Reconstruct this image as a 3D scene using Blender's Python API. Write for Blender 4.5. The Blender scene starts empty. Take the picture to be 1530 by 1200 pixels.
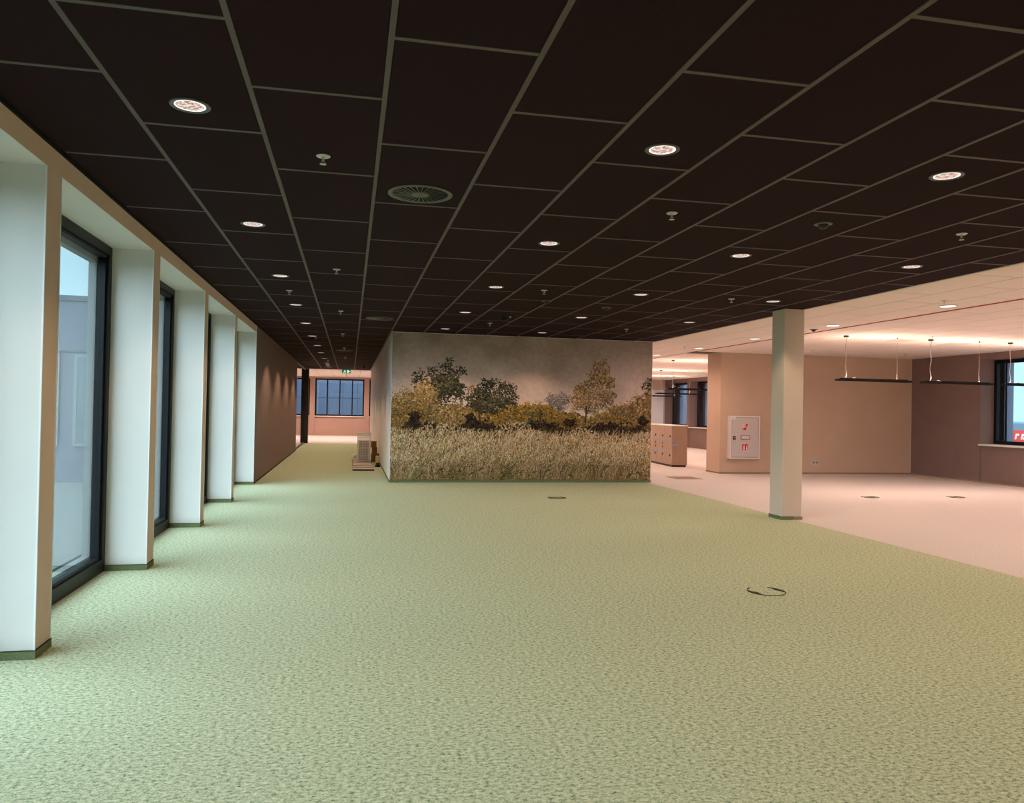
import bpy, bmesh, math, random
import numpy as np
from mathutils import Matrix, Vector
C = bpy.context.scene.collection
sc = bpy.context.scene
PI = math.pi
random.seed(7)

# ------------------------------------------------------------------ camera
H = 1.40
F, YAW, PIT, ROLL = 1161.2, .2051, .0112, .0192
def cam_axes():
    cy, sy = math.cos(YAW), math.sin(YAW); cp, sp = math.cos(PIT), math.sin(PIT); cr, sr = math.cos(ROLL), math.sin(ROLL)
    fwd = Vector((sy*cp, cy*cp, sp)); r0 = Vector((cy, -sy, 0)); u0 = r0.cross(fwd)
    return cr*r0 + sr*u0, -sr*r0 + cr*u0, fwd
r_, u_, f_ = cam_axes()
cd = bpy.data.cameras.new('camera'); cam = bpy.data.objects.new('camera', cd); C.objects.link(cam)
m = Matrix.Identity(4)
for i in range(3):
    m[i][0], m[i][1], m[i][2] = r_[i], u_[i], -f_[i]
m[2][3] = H
cam.matrix_world = m
cd.sensor_fit = 'HORIZONTAL'; cd.sensor_width = 36; cd.lens = F/1530*36; cd.clip_start = .05; cd.clip_end = 500
sc.camera = cam

# ------------------------------------------------------------------ world, exposure, light levels
vs = sc.view_settings
vs.view_transform = 'Standard'; vs.look = 'None'; vs.exposure = 0.0; vs.gamma = 1.0; vs.use_curve_mapping = False
SKY = 1.35                     # overcast daylight
P_DOWN = 50.0                 # recessed downlights, dark ceiling
P_WHITE = 74.0                # round panels in the pale ceiling
P_UP, P_DN = 18.0, 14.0       # suspended bars, up and down
WARM = (1.0, .69, .47)
WARM2 = (1.0, .69, .555)
w = bpy.data.worlds.new('sky'); sc.world = w; w.use_nodes = True
nt = w.node_tree; nt.nodes.clear()
wo = nt.nodes.new('ShaderNodeOutputWorld'); bg = nt.nodes.new('ShaderNodeBackground')
tc = nt.nodes.new('ShaderNodeTexCoord'); sx = nt.nodes.new('ShaderNodeSeparateXYZ'); rp = nt.nodes.new('ShaderNodeValToRGB')
nt.links.new(tc.outputs['Generated'], sx.inputs[0]); nt.links.new(sx.outputs['Z'], rp.inputs[0])
rp.color_ramp.elements[0].position = 0.0; rp.color_ramp.elements[0].color = (.56, .86, .99, 1)
rp.color_ramp.elements[1].position = .35; rp.color_ramp.elements[1].color = (.50, .80, 1.0, 1)
nt.links.new(rp.outputs[0], bg.inputs[0]); bg.inputs[1].default_value = SKY
nt.links.new(bg.outputs[0], wo.inputs[0])

# very wide, soft sun high on the window side, added to boost the daylight
sl = bpy.data.lights.new('daylight_boost_sun', 'SUN'); sl.energy = 8.8; sl.color = (.77, .92, 1.06); sl.angle = math.radians(95)
so = bpy.data.objects.new('daylight_boost_sun', sl); C.objects.link(so)
so.rotation_euler = Vector((-.62, -.45, .64)).to_track_quat('Z', 'Y').to_euler()

# ------------------------------------------------------------------ helpers
def lin(c):
    return tuple(((v/255)/12.92 if v/255 <= .04045 else ((v/255+.055)/1.055)**2.4) for v in c)
def mat(name, rgb, rough=.7, metal=0.0, spec=.3, emit=None, es=1.0, noise=None, bump=None, srgb=True):
    """noise = (scale, amount[, stretch]); bump = (scale, strength)"""
    mt = bpy.data.materials.new(name); mt.use_nodes = True
    n = mt.node_tree; b = n.nodes['Principled BSDF']
    col = lin(rgb) if srgb else rgb
    b.inputs['Base Color'].default_value = (*col, 1); b.inputs['Roughness'].default_value = rough
    b.inputs['Metallic'].default_value = metal; b.inputs['Specular IOR Level'].default_value = spec
    if emit:
        b.inputs['Emission Color'].default_value = (*emit, 1); b.inputs['Emission Strength'].default_value = es
    t = n.nodes.new('ShaderNodeTexCoord')
    def nz(scale, stretch=(1, 1, 1), det=3):
        mp = n.nodes.new('ShaderNodeMapping'); mp.inputs['Scale'].default_value = stretch
        x = n.nodes.new('ShaderNodeTexNoise'); x.inputs['Scale'].default_value = scale; x.inputs['Detail'].default_value = det
        n.links.new(t.outputs['Object'], mp.inputs[0]); n.links.new(mp.outputs[0], x.inputs[0]); return x
    if noise:
        x = nz(noise[0], noise[2] if len(noise) > 2 else (1, 1, 1))
        r = n.nodes.new('ShaderNodeValToRGB'); a = noise[1]
        r.color_ramp.elements[0].position = .3; r.color_ramp.elements[1].position = .7
        r.color_ramp.elements[0].color = (*[c*(1-a) for c in col], 1); r.color_ramp.elements[1].color = (*[min(1, c*(1+a)) for c in col], 1)
        n.links.new(x.outputs['Fac'], r.inputs[0]); n.links.new(r.outputs[0], b.inputs['Base Color'])
    if bump:
        x = nz(bump[0]); bp = n.nodes.new('ShaderNodeBump'); bp.inputs['Strength'].default_value = bump[1]; bp.inputs['Distance'].default_value = .004
        n.links.new(x.outputs['Fac'], bp.inputs['Height']); n.links.new(bp.outputs[0], b.inputs['Normal'])
    return mt
def carpet(name, lo, mid, hi, sc1):
    mt = bpy.data.materials.new(name); mt.use_nodes = True
    n = mt.node_tree; b = n.nodes['Principled BSDF']; b.inputs['Roughness'].default_value = .95; b.inputs['Specular IOR Level'].default_value = .1
    t = n.nodes.new('ShaderNodeTexCoord'); mp = n.nodes.new('ShaderNodeMapping'); mp.inputs['Scale'].default_value = (.82, 1.15, 1)
    n.links.new(t.outputs['Object'], mp.inputs[0])
    a = n.nodes.new('ShaderNodeTexNoise'); a.inputs['Scale'].default_value = sc1; a.inputs['Detail'].default_value = 4; a.inputs['Roughness'].default_value = .7
    n.links.new(mp.outputs[0], a.inputs[0])
    r = n.nodes.new('ShaderNodeValToRGB'); e = r.color_ramp.elements
    e[0].position = .37; e[0].color = (*lin(lo), 1); e[1].position = .62; e[1].color = (*lin(hi), 1)
    k = e.new(.48); k.color = (*lin(mid), 1)
    a2 = n.nodes.new('ShaderNodeTexNoise'); a2.inputs['Scale'].default_value = sc1*.36; a2.inputs['Detail'].default_value = 3; a2.inputs['Roughness'].default_value = .65
    n.links.new(mp.outputs[0], a2.inputs[0])
    mm = n.nodes.new('ShaderNodeMix'); mm.inputs[0].default_value = .55; n.links.new(a.outputs['Fac'], mm.inputs[2]); n.links.new(a2.outputs['Fac'], mm.inputs[3])
    n.links.new(mm.outputs[0], r.inputs[0]); n.links.new(r.outputs[0], b.inputs['Base Color'])
    bp = n.nodes.new('ShaderNodeBump'); bp.inputs['Strength'].default_value = .35; bp.inputs['Distance'].default_value = .002
    n.links.new(a.outputs['Fac'], bp.inputs['Height']); n.links.new(bp.outputs[0], b.inputs['Normal'])
    return mt
def glass_mat(name, tint, refl):
    mt = bpy.data.materials.new(name); mt.use_nodes = True
    n = mt.node_tree; n.nodes.clear(); o = n.nodes.new('ShaderNodeOutputMaterial')
    tr = n.nodes.new('ShaderNodeBsdfTransparent'); tr.inputs[0].default_value = (*tint, 1)
    g = n.nodes.new('ShaderNodeBsdfGlossy'); g.inputs['Roughness'].default_value = 0.0; g.inputs[0].default_value = (.9, .95, 1, 1)
    lw = n.nodes.new('ShaderNodeLayerWeight'); lw.inputs['Blend'].default_value = .5
    pw = n.nodes.new('ShaderNodeMath'); pw.operation = 'POWER'; pw.inputs[1].default_value = 5.0
    fr = n.nodes.new('ShaderNodeMath'); fr.operation = 'MULTIPLY_ADD'; fr.inputs[1].default_value = 1-refl; fr.inputs[2].default_value = refl
    n.links.new(lw.outputs['Facing'], pw.inputs[0]); n.links.new(pw.outputs[0], fr.inputs[0])
    mx = n.nodes.new('ShaderNodeMixShader')
    n.links.new(fr.outputs[0], mx.inputs[0]); n.links.new(tr.outputs[0], mx.inputs[1]); n.links.new(g.outputs[0], mx.inputs[2])
    n.links.new(mx.outputs[0], o.inputs[0]); return mt

M = {}
M['green'] = carpet('green_carpet', (90, 102, 74), (179, 191, 155), (219, 228, 196), 150)
M['beige'] = carpet('beige_carpet', (196, 186, 182), (214, 206, 202), (226, 220, 216), 150)
M['skirt'] = mat('green_skirting', (112, 122, 84), .95, noise=(160, .35))
M['skirt_top'] = mat('skirting_edge', (44, 52, 42), .8)
M['skirt_beige'] = mat('beige_skirting', (150, 128, 108), .9)
M['taupe'] = mat('taupe_paint', (222, 198, 178), .85, noise=(3, .03))
M['reveal'] = mat('white_reveal_paint', (226, 224, 218), .7, noise=(2, .02))
M['bead'] = mat('white_corner_bead', (240, 240, 238), .5)
M['brown'] = mat('brown_paint', (131, 108, 100), .8, noise=(2.5, .04), bump=(300, .05))
M['tan'] = mat('tan_paint', (208, 180, 156), .8, noise=(2.0, .03), bump=(300, .05))
M['rose'] = mat('rose_taupe_paint', (178, 150, 138), .8, noise=(2.0, .03))
M['offwhite'] = mat('offwhite_paint', (232, 230, 228), .45, noise=(2.0, .02))
M['pillar'] = mat('pillar_paint', (216, 200, 182), .6)
M['dark_tile'] = mat('dark_ceiling_tile', (42, 24, 27), .9, spec=.10, noise=(40, .10))
M['dark_grid'] = mat('grey_ceiling_grid', (94, 82, 77), .6)
M['dark_void'] = mat('plenum_black', (8, 8, 8), .9)
M['white_tile'] = mat('pale_ceiling_tile', (243, 231, 222), .9, noise=(30, .015))
M['white_trim'] = mat('pale_ceiling_margin', (232, 220, 206), .8)
M['joint'] = mat('ceiling_joint_brown', (92, 74, 64), .9)
M['redslot'] = mat('dark_red_slot', (172, 66, 48), .7)
M['frame'] = mat('black_window_frame', (17, 20, 22), .45, spec=.25)
M['liner'] = mat('grey_outer_liner', (118, 122, 122), .5)
M['glass'] = glass_mat('window_glass', (.93, .97, .97), .045)
M['glass_in'] = glass_mat('partition_glass', (.97, .98, .98), .03)
M['sill'] = mat('white_sill', (236, 230, 222), .4)
M['black'] = mat('black_metal', (20, 18, 18), .4, spec=.5)
M['black_matt'] = mat('black_plastic', (14, 14, 14), .7)
M['trim_ring'] = mat('downlight_ring', (82, 86, 84), .4, spec=.5)
M['blade'] = mat('vent_blade', (138, 138, 120), .4, spec=.5)
M['steel'] = mat('white_metal', (205, 205, 200), .35, metal=.3)
M['grip'] = mat('cable_grip', (58, 54, 52), .5)
M['cable'] = mat('pale_cable', (176, 164, 154), .6)
M['vent'] = mat('olive_grey_vent', (92, 92, 82), .5, spec=.5)
M['cabinet'] = mat('grey_cabinet_metal', (228, 220, 216), .45, spec=.5)
M['cabinet_door'] = mat('cabinet_door_metal', (204, 194, 192), .45, spec=.5)
M['red'] = mat('sign_red', (196, 16, 24), .5)
M['white'] = mat('sign_white', (240, 236, 232), .5)
M['wood'] = mat('locker_wood', (180, 156, 138), .6, noise=(3, .10, (6, 6, .7)))
M['wood_side'] = mat('locker_side', (168, 142, 124), .6, noise=(2, .06, (6, 6, .7)))
M['blue'] = mat('blue_tag', (150, 172, 205), .5)
M['brass'] = mat('brown_latch', (150, 98, 50), .4, metal=.4)
M['cardboard'] = mat('cardboard', (140, 98, 58), .9, noise=(15, .12))
M['pallet'] = mat('whitewashed_slat', (226, 208, 190), .7, noise=(6, .06))
M['yellow'] = mat('yellow_plastic', (196, 178, 120), .5)
M['ext_grey'] = mat('facade_panel', (92, 96, 108), .6, noise=(1.2, .04))
M['ext_dark'] = mat('facade_dark', (74, 80, 88), .5)
M['ext_blue'] = mat('far_facade_panel', (92, 98, 120), .6, noise=(1.0, .05))
M['ext_liner'] = mat('outer_reveal_panel', (150, 158, 182), .6)
M['paving'] = mat('grey_paving', (104, 108, 104), .9, noise=(4, .08))
M['grass'] = mat('lawn', (92, 112, 74), .95, noise=(6, .25))
M['asphalt'] = mat('asphalt', (112, 116, 120), .9, noise=(12, .1))
M['banner'] = mat('red_banner', (222, 74, 62), .6)
M['car'] = mat('car_paint', (140, 160, 172), .25, spec=.6)
M['tyre'] = mat('rubber', (18, 18, 18), .8)
M['socket'] = mat('socket_plastic', (226, 220, 212), .4)
M['hatch'] = mat('hatch_carpet', (158, 134, 118), .95, noise=(90, .2))
M['led'] = mat('lamp_opal', (255, 250, 244), .5, emit=(1, .94, .85), es=1.6)
M['exit'] = mat('exit_green', (0, 128, 74), .5, emit=lin((6, 132, 78)), es=.6)
M['exit_white'] = mat('exit_white', (240, 255, 248), .5, emit=(.85, 1, .93), es=1.0)
# faceted glowing lens of the downlights
def lens_mat():
    mt = mat('downlight_lens', (150, 130, 126), .4); n = mt.node_tree; b = n.nodes['Principled BSDF']
    t = n.nodes.new('ShaderNodeTexCoord'); v = n.nodes.new('ShaderNodeTexNoise'); v.inputs['Scale'].default_value = 48; v.inputs['Detail'].default_value = 2
    r = n.nodes.new('ShaderNodeValToRGB'); e = r.color_ramp.elements
    e[0].position = .42; e[0].color = (.26, .15, .13, 1); e[1].position = .58; e[1].color = (.92, .72, .67, 1)
    n.links.new(t.outputs['Object'], v.inputs[0]); n.links.new(v.outputs['Fac'], r.inputs[0])
    n.links.new(r.outputs[0], b.inputs['Emission Color']); b.inputs['Emission Strength'].default_value = 1.0
    return mt
M['lens'] = lens_mat()
M['lens_rim'] = mat('lens_bright_rim', (255, 250, 245), .5, emit=(1, .95, .9), es=1.2)

class MB:
    def __init__(s): s.v = []; s.f = []; s.mi = []
    def box(s, x0, y0, z0, x1, y1, z1, mi=0, skip=''):
        b = len(s.v)
        s.v += [(x0,y0,z0),(x1,y0,z0),(x1,y1,z0),(x0,y1,z0),(x0,y0,z1),(x1,y0,z1),(x1,y1,z1),(x0,y1,z1)]
        fs = {'b':(0,3,2,1),'t':(4,5,6,7),'f':(0,1,5,4),'k':(2,3,7,6),'l':(3,0,4,7),'r':(1,2,6,5)}
        for k, q in fs.items():
            if k in skip: continue
            s.f.append(tuple(b+i for i in q)); s.mi.append(mi[k] if isinstance(mi, dict) else mi)
        return s
    def poly(s, pts, mi=0):
        b = len(s.v); s.v += [tuple(p) for p in pts]; s.f.append(tuple(range(b, b+len(pts)))); s.mi.append(mi); return s
    def lathe(s, prof, n=24, c=(0,0,0), mi=0, a0=0, a1=2*PI):
        """prof: list of (r, z) rotated about Z"""
        b = len(s.v); full = abs(a1-a0-2*PI) < 1e-6; k = n if full else n+1
        for r, z in prof:
            for i in range(k):
                a = a0+(a1-a0)*i/n; s.v.append((c[0]+r*math.cos(a), c[1]+r*math.sin(a), c[2]+z))
        for j in range(len(prof)-1):
            for i in range(n):
                i2 = (i+1) % k
                s.f.append((b+j*k+i, b+j*k+i2, b+(j+1)*k+i2, b+(j+1)*k+i)); s.mi.append(mi)
        return s
    def disc(s, r, z, n=24, c=(0,0,0), mi=0, down=True):
        pts = [(c[0]+r*math.cos(2*PI*i/n), c[1]+r*math.sin(2*PI*i/n), c[2]+z) for i in range(n)]
        return s.poly(pts[::-1] if down else pts, mi)
    def tube(s, pts, r, n=8, mi=0):
        b = len(s.v); pts = [Vector(p) for p in pts]
        for i, p in enumerate(pts):
            d = (pts[min(i+1, len(pts)-1)] - pts[max(i-1, 0)]).normalized()
            up = Vector((0,0,1)) if abs(d.z) < .9 else Vector((1,0,0))
            a = d.cross(up).normalized(); q = d.cross(a)
            for k in range(n):
                t = 2*PI*k/n; s.v.append(tuple(p + r*(math.cos(t)*a + math.sin(t)*q)))
        for i in range(len(pts)-1):
            for k in range(n):
                s.f.append((b+i*n+k, b+i*n+(k+1) % n, b+(i+1)*n+(k+1) % n, b+(i+1)*n+k)); s.mi.append(mi)
        s.f.append(tuple(b+k for k in range(n))[::-1]); s.mi.append(mi)
        e = b+(len(pts)-1)*n; s.f.append(tuple(e+k for k in range(n))); s.mi.append(mi)
        return s
    def mesh(s, name, mats, smooth=False, bevel=0):
        me = bpy.data.meshes.new(name); me.from_pydata(s.v, [], s.f)
        for mt in (mats if isinstance(mats, (list, tuple)) else [mats]): me.materials.append(mt)
        me.polygons.foreach_set('material_index', s.mi)
        bm = bmesh.new(); bm.from_mesh(me)
        bmesh.ops.recalc_face_normals(bm, faces=bm.faces)
        if bevel: bmesh.ops.bevel(bm, geom=bm.edges, offset=bevel, segments=1, affect='EDGES', profile=.5)
        bm.to_mesh(me); bm.free()
        if smooth:
            me.polygons.foreach_set('use_smooth', [True]*len(me.polygons))
            try: me.set_sharp_from_angle(angle=math.radians(35))
            except Exception: pass
        me.update(); return me
    def build(s, name, mats, parent=None, loc=(0,0,0), **k):
        return ob(name, s.mesh(name, mats, **k), parent, loc)
def ob(name, me, parent=None, loc=(0,0,0), rot=None):
    o = bpy.data.objects.new(name, me); C.objects.link(o); o.location = loc
    if rot: o.rotation_euler = rot
    if parent: o.parent = parent
    return o
def tag(o, label=None, cat=None, group=None, kind=None):
    if label: o['label'] = label
    if cat: o['category'] = cat
    if group: o['group'] = group
    if kind: o['kind'] = kind
    return o
def empty(name, loc=(0,0,0), rz=0):
    o = bpy.data.objects.new(name, None); C.objects.link(o); o.location = loc; o.rotation_euler = (0,0,rz); o.empty_display_size = .1; return o
def struct(name, mb, mats, **k):
    return tag(mb.build(name, mats, **k), kind='structure')
def copy_tree(o, parent=None):
    c = o.copy(); C.objects.link(c)
    if parent: c.parent = parent
    for ch in list(o.children): copy_tree(ch, c)
    return c

# ------------------------------------------------------------------ dimensions
ZC, ZW = 2.831, 2.86
XL, XE = -1.65, 5.96           # window wall, right edge of the dark ceiling
XF = -1.97                     # inner face of the window frames
YM = 14.76                     # mural wall
YT, XR = 16.95, 13.70          # tan wall, right wall
YC = 30.5                      # end of the corridor's dark ceiling and green carpet
X0, Y0, S, T = -1.0738, 3.6445, .6, 1.2325

# ------------------------------------------------------------------ ground outside, floors
g = MB().box(-90, -90, -.6, 130, 130, -.15); struct('ground', g, M['grass'])
struct('ground_paving', MB().box(-15, -6, -.15, -2.6, 24, -.12), M['paving'])
struct('ground_road', MB().box(15.6, -60, -.15, 60, 100, -.12), M['asphalt'])
fl = MB().box(-2.02, -5, -.06, 5.86, YM+.1, 0).box(XL, YM+.1, -.06, .9, YC, 0)
struct('floor', fl, M['green'])
fl = MB().box(5.86, -5, -.06, 14.1, 39.5, 0).box(-8, YC, -.06, 5.86, 39.5, 0).box(-8, 24.9, -.06, XL, YC, 0)
struct('floor', fl, M['beige'])
struct('trim_1', MB().box(5.852, -5, 0, 5.866, YM, .002), mat('carpet_seam', (214, 200, 180), .8))

# ------------------------------------------------------------------ window wall on the left
MODP = 2.362; P0 = 4.665; PW = .22; ZH = 2.69
wl = MB(); RV = {'b':1,'t':1,'f':1,'k':1,'l':0,'r':0}
starts = [P0+MODP*k for k in range(-4, 4)]
for s in starts:
    wl.box(-2.09, s, 0, XL, s+PW, ZH, RV)
    for y in (s, s+PW): wl.box(XL-.005, y-.004, 0, XL+.004, y+.004, ZH, 2)
ENDY = 14.38
wl.box(-2.09, -5, ZH, XL, ENDY, 3.1, {'b':1,'t':0,'f':0,'k':0,'l':0,'r':0})
struct('wall_left', wl, [M['taupe'], M['reveal'], M['bead']])
wb = MB().box(-2.09, ENDY, 0, XL, 25.3, 3.1, {'b':0,'t':0,'f':1,'k':0,'l':0,'r':0})
wb.box(XL-.006, ENDY-.005, 0, XL+.004, ENDY+.012, ZC, 2)
struct('wall_passage', wb, [M['brown'], M['reveal'], M['bead']])
struct('shadow_gap_strip', MB().box(XL, -5, ZC-.02, XL+.012, YC, ZC+.01), M['dark_void'])  # black strip standing in for the shadow gap between wall and ceiling
def skirt(x0, y0, x1, y1, name='baseboard_left', mt='skirt', h=.045, t=.008, tm='skirt_top'):
    return struct(name, MB().box(x0-t, y0-t, 0, x1+t, y1+t, h, 0, skip='b').box(x0-t-.001, y0-t-.001, h, x1+t+.001, y1+t+.001, h+.004, 1), [M[mt], M[tm]])
for s in starts: skirt(-1.96, s, XL, s+PW)
struct('baseboard_left', MB().box(-1.96, ENDY-.008, 0, XL+.008, ENDY, .045).box(-1.96, ENDY-.009, .045, XL+.008, ENDY, .049, 1), [M['skirt'], M['skirt_top']])
struct('baseboard_passage', MB().box(XL, ENDY, 0, XL+.006, 25.3, .03), M['skirt_top'])
nwin = 0
def left_window(y0, y1):
    global nwin; nwin += 1
    a = .075
    fr = MB()
    fr.box(XF-.09, y0, 0, XF, y1, .105).box(XF-.09, y0, ZH-.075, XF, y1, ZH)
    fr.box(XF-.09, y0, .105, XF, y0+a, ZH-.075).box(XF-.09, y1-a, .105, XF, y1, ZH-.075)
    # inner sash step
    b = .03
    fr.box(XF-.08, y0+a, .105, XF-.02, y1-a, .105+b).box(XF-.08, y0+a, ZH-.075-b, XF-.02, y1-a, ZH-.075)
    fr.box(XF-.08, y0+a, .105+b, XF-.02, y0+a+b, ZH-.075-b).box(XF-.08, y1-a-b, .105+b, XF-.02, y1-a, ZH-.075-b)
    f = struct('window_%d' % nwin, fr, M['frame'], bevel=.003)
    q = MB().box(XF-.055, y0+a+b, .105+b, XF-.045, y1-a-b, ZH-.075-b); q.build('pane', M['glass'], f)
    l = MB(); c = .10; x0, x1 = -2.12, XF-.09; zt = ZH
    l.box(x0, y0, -.1, x1, y0+c, ZH).box(x0, y1-c, -.1, x1, y1, ZH).box(x0, y0+c, zt-c-.04, x1, y1-c, ZH).box(x0, y0+c, -.1, x1, y1-c, .14)
    l.build('outer_liner', M['liner'], f)
    return f
for i, s in enumerate(starts):
    left_window(s+PW, starts[i+1] if i+1 < len(starts) else ENDY)

# ------------------------------------------------------------------ mural block, tan wall, pillar
struct('wall_mural', MB().box(.75, YM, 0, 5.95, 30.0, 3.1), M['offwhite'], bevel=.004)
struct('baseboard_mural', MB().box(.742, YM-.012, 0, 5.95, YM, .04).box(.742, YM-.013, .04, 5.95, YM, .044, 1).box(.742, YM, 0, .75, 30, .04), [M['skirt'], M['skirt_top']])
tw = MB().box(8.55, YT, 0, XR, YT+.7, 3.1); struct('wall_tan', tw, M['tan'], bevel=.003)
struct('baseboard_tan', MB().box(8.542, YT-.008, 0, XR, YT, .03).box(8.542, YT, 0, 8.55, YT+.7, .03), M['skirt_beige'])
struct('trim_3', MB().box(XR-.012, YT-.008, 0, XR, YT, ZW), M['pillar'])
pl = tag(MB().box(5.69, 9.47, 0, 5.985, 9.78, ZC+.02).build('square_pillar', M['pillar'], bevel=.004), 'slim square cream pillar standing on the edge of the green carpet', 'pillar')
b1 = MB().box(5.682, 9.462, 0, 5.862, 9.788, .042, 0, skip='b').box(5.681, 9.461, .042, 5.862, 9.789, .046, 1).build('skirting', [M['skirt'], M['skirt_top']], pl)
b1['label'] = 'green carpet skirting on the pillar foot'
b2 = MB().box(5.862, 9.462, 0, 5.993, 9.788, .042, 0, skip='b').build('skirting', M['skirt_beige'], pl); b2['label'] = 'beige skirting on the pillar foot'

# ------------------------------------------------------------------ right wall with window niches
MODR = 2.52; NW = 2.27; NY1 = 14.78; XG = 14.05; ZS, ZN = .85, 2.72
wr = MB(); wr.box(XR, -5, ZN, 14.4, 39.5, 3.1)
ends = []
def niche_ok(k): return k in (-3, -2, -1, 0, 4, 5, 6)
ys = sorted([(NY1+MODR*k-NW, NY1+MODR*k) for k in (-3, -2, -1, 0, 5, 6, 7)])
cur = -5
for a, b in ys:
    wr.box(XR, cur, 0, 14.4, a, ZN); wr.box(XR+.03, a, 0, 14.4, b, ZS-.03); cur = b
wr.box(XR, cur, 0, 14.4, 39.5, ZN)
struct('wall_right', wr, M['brown'])
struct('baseboard_right', MB().box(XR-.008, -5, 0, XR, YT, .035), M['skirt_beige'])
def right_window(a, b, ax='x'):
    """window in a niche of the right wall"""
    global nwin; nwin += 1
    t = .08; fr = MB()
    fr.box(XG, a, ZS, XG+.08, b, ZS+t).box(XG, a, ZN-t, XG+.08, b, ZN).box(XG, a, ZS+t, XG+.08, a+t, ZN-t).box(XG, b-t, ZS+t, XG+.08, b, ZN-t)
    f = struct('window_%d' % nwin, fr, M['frame'], bevel=.003)
    MB().box(XG+.035, a+t, ZS+t, XG+.045, b-t, ZN-t).build('pane', M['glass'], f)
    MB().box(XR-.05, a-.05, ZS-.035, XG, b+.05 if False else b, ZS).build('window_sill', M['sill'], f, bevel=.004)
    l = MB(); x0, x1 = XG+.08, XG+.52
    l.box(x0, a-.04, ZS-.06, x1, a, ZN+.06).box(x0, b, ZS-.06, x1, b+.04, ZN+.06).box(x0, a, ZN, x1, b, ZN+.06).box(x0, a, ZS-.06, x1, b, ZS)
    l.box(x0+.20, b-.004, ZS, x0+.208, b, ZN)
    l.build('outer_liner', M['ext_liner'], f)
    return f
for a, b in ys: right_window(a, b)
# far partition beyond the lockers, with a white board
struct('wall_far', MB().box(5.95, 32.45, 0, 14.2, 32.6, 3.1), M['tan'])
tag(MB().box(11.6, 32.42, .9, 13.62, 32.448, 2.42).build('wall_board', M['offwhite'], bevel=.004), 'plain pale board on the far wall above the lockers', 'board')
# end wall across the corridor, with windows
we = MB(); FE = 39.0
we.box(-8, FE, 2.78, 5.95, FE+.5, 3.1); cur = -8; fw = []
for k in range(-3, 3):
    a = -1.69+2.6*k; b = a+2.36
    if a < -8: continue
    we.box(cur, FE, 0, a, FE+.5, 2.78); we.box(a, FE+.06, 0, b, FE+.5, .92); fw.append((a, b)); cur = b
we.box(cur, FE, 0, 5.95, FE+.5, 2.78)
struct('wall_end', we, M['rose'])
for a, b in fw:
    nwin += 1; t = .07; y = FE+.18; fr = MB()
    fr.box(a, y, .95, b, y+.08, .95+t).box(a, y, 2.78-t, b, y+.08, 2.78).box(a, y, .95+t, a+t, y+.08, 2.78-t).box(b-t, y, .95+t, b, y+.08, 2.78-t)
    f = struct('window_%d' % nwin, fr, M['frame'])
    for q in (.245, .5, .755):
        x = a+(b-a)*q; MB().box(x-.028, y, .95+t, x+.028, y+.07, 2.78-t).build('mullion', M['frame'], f)
    MB().box(a+t, y+.035, .95+t, b-t, y+.045, 2.78-t).build('pane', M['glass'], f)
    MB().box(a, FE-.04, .915, b, y, .95).build('window_sill', M['sill'], f)
# remaining closures (never in view): wall behind the camera and the left side room
struct('wall_behind', MB().box(-2.34, -5.2, 0, 14.4, -5, 3.1), M['offwhite'])
struct('wall_side', MB().box(-8.2, 24.9, 0, -8, 39.5, 3.1).box(-8.2, 24.9, 0, -2.34, 25.1, 3.1), M['rose'])

# ------------------------------------------------------------------ dark grid ceiling
cl = struct('ceiling', MB().box(-2.34, -5, 3.1, XE+.1, YM+.2, 3.16).box(-2.34, YM+.2, 3.1, .95, YC, 3.16).box(XL, -5, ZC+.006, XE, .6, ZC+.02), M['dark_void'])
GW = .024
cells = {}
def shared(key, make):
    if key not in cells: cells[key] = make()
    return cells[key]
def region(y): return (XL+.012, XE if y < YM else .75)
def tile_obj(name, x0, x1, y0, y1, z0, z1, mt, parent):
    sx_, sy_ = round(x1-x0, 4), round(y1-y0, 4)
    me = shared((name, mt, sx_, sy_), lambda: MB().box(0, 0, 0, sx_, sy_, z1-z0, 0, skip='t').mesh(name, M[mt]))
    return ob(name, me, parent, (x0, y0, z0))
for r in range(-1, 12):
    xa, xb = X0+S*r, X0+S*(r+1)
    yend = YC if xb <= .75+.03 else YM
    ca, cb = max(xa, XL+.012), min(xb, XE if yend < 20 else .75)
    off = Y0 - (T/2 if r % 2 == 0 else 0)
    k = int((.6-off)//T)
    while off+T*k < yend:
        ya, yb = max(off+T*k, .6), min(off+T*(k+1), yend)
        if yb-ya > .05 and cb-ca > .05:
            tile_obj('ceiling_tile', ca+GW/2+.002 if ca == xa else ca+.003, cb-GW/2-.002 if cb == xb else cb-.003, ya+GW/2+.002, yb-GW/2-.002, ZC+.003, ZC+.018, 'dark_tile', cl)
            if ya == off+T*k:
                tile_obj('cross_tee', ca+GW/2, cb-GW/2, ya-GW/2, ya+GW/2, ZC, ZC+.02, 'dark_grid', cl)
        k += 1
for i in range(0, 12):
    x = X0+S*i; yend = YC if x < .78 else YM
    tile_obj('main_runner', x-GW/2, x+GW/2, .6, yend, ZC-.001, ZC+.03, 'dark_grid', cl)
struct('trim_4', MB().box(XE, -5, ZC-.004, XE+.012, YM, 3.12).box(-2.3, YC, ZC-.004, .95, YC+.012, 3.12), M['white_trim'])

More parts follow.
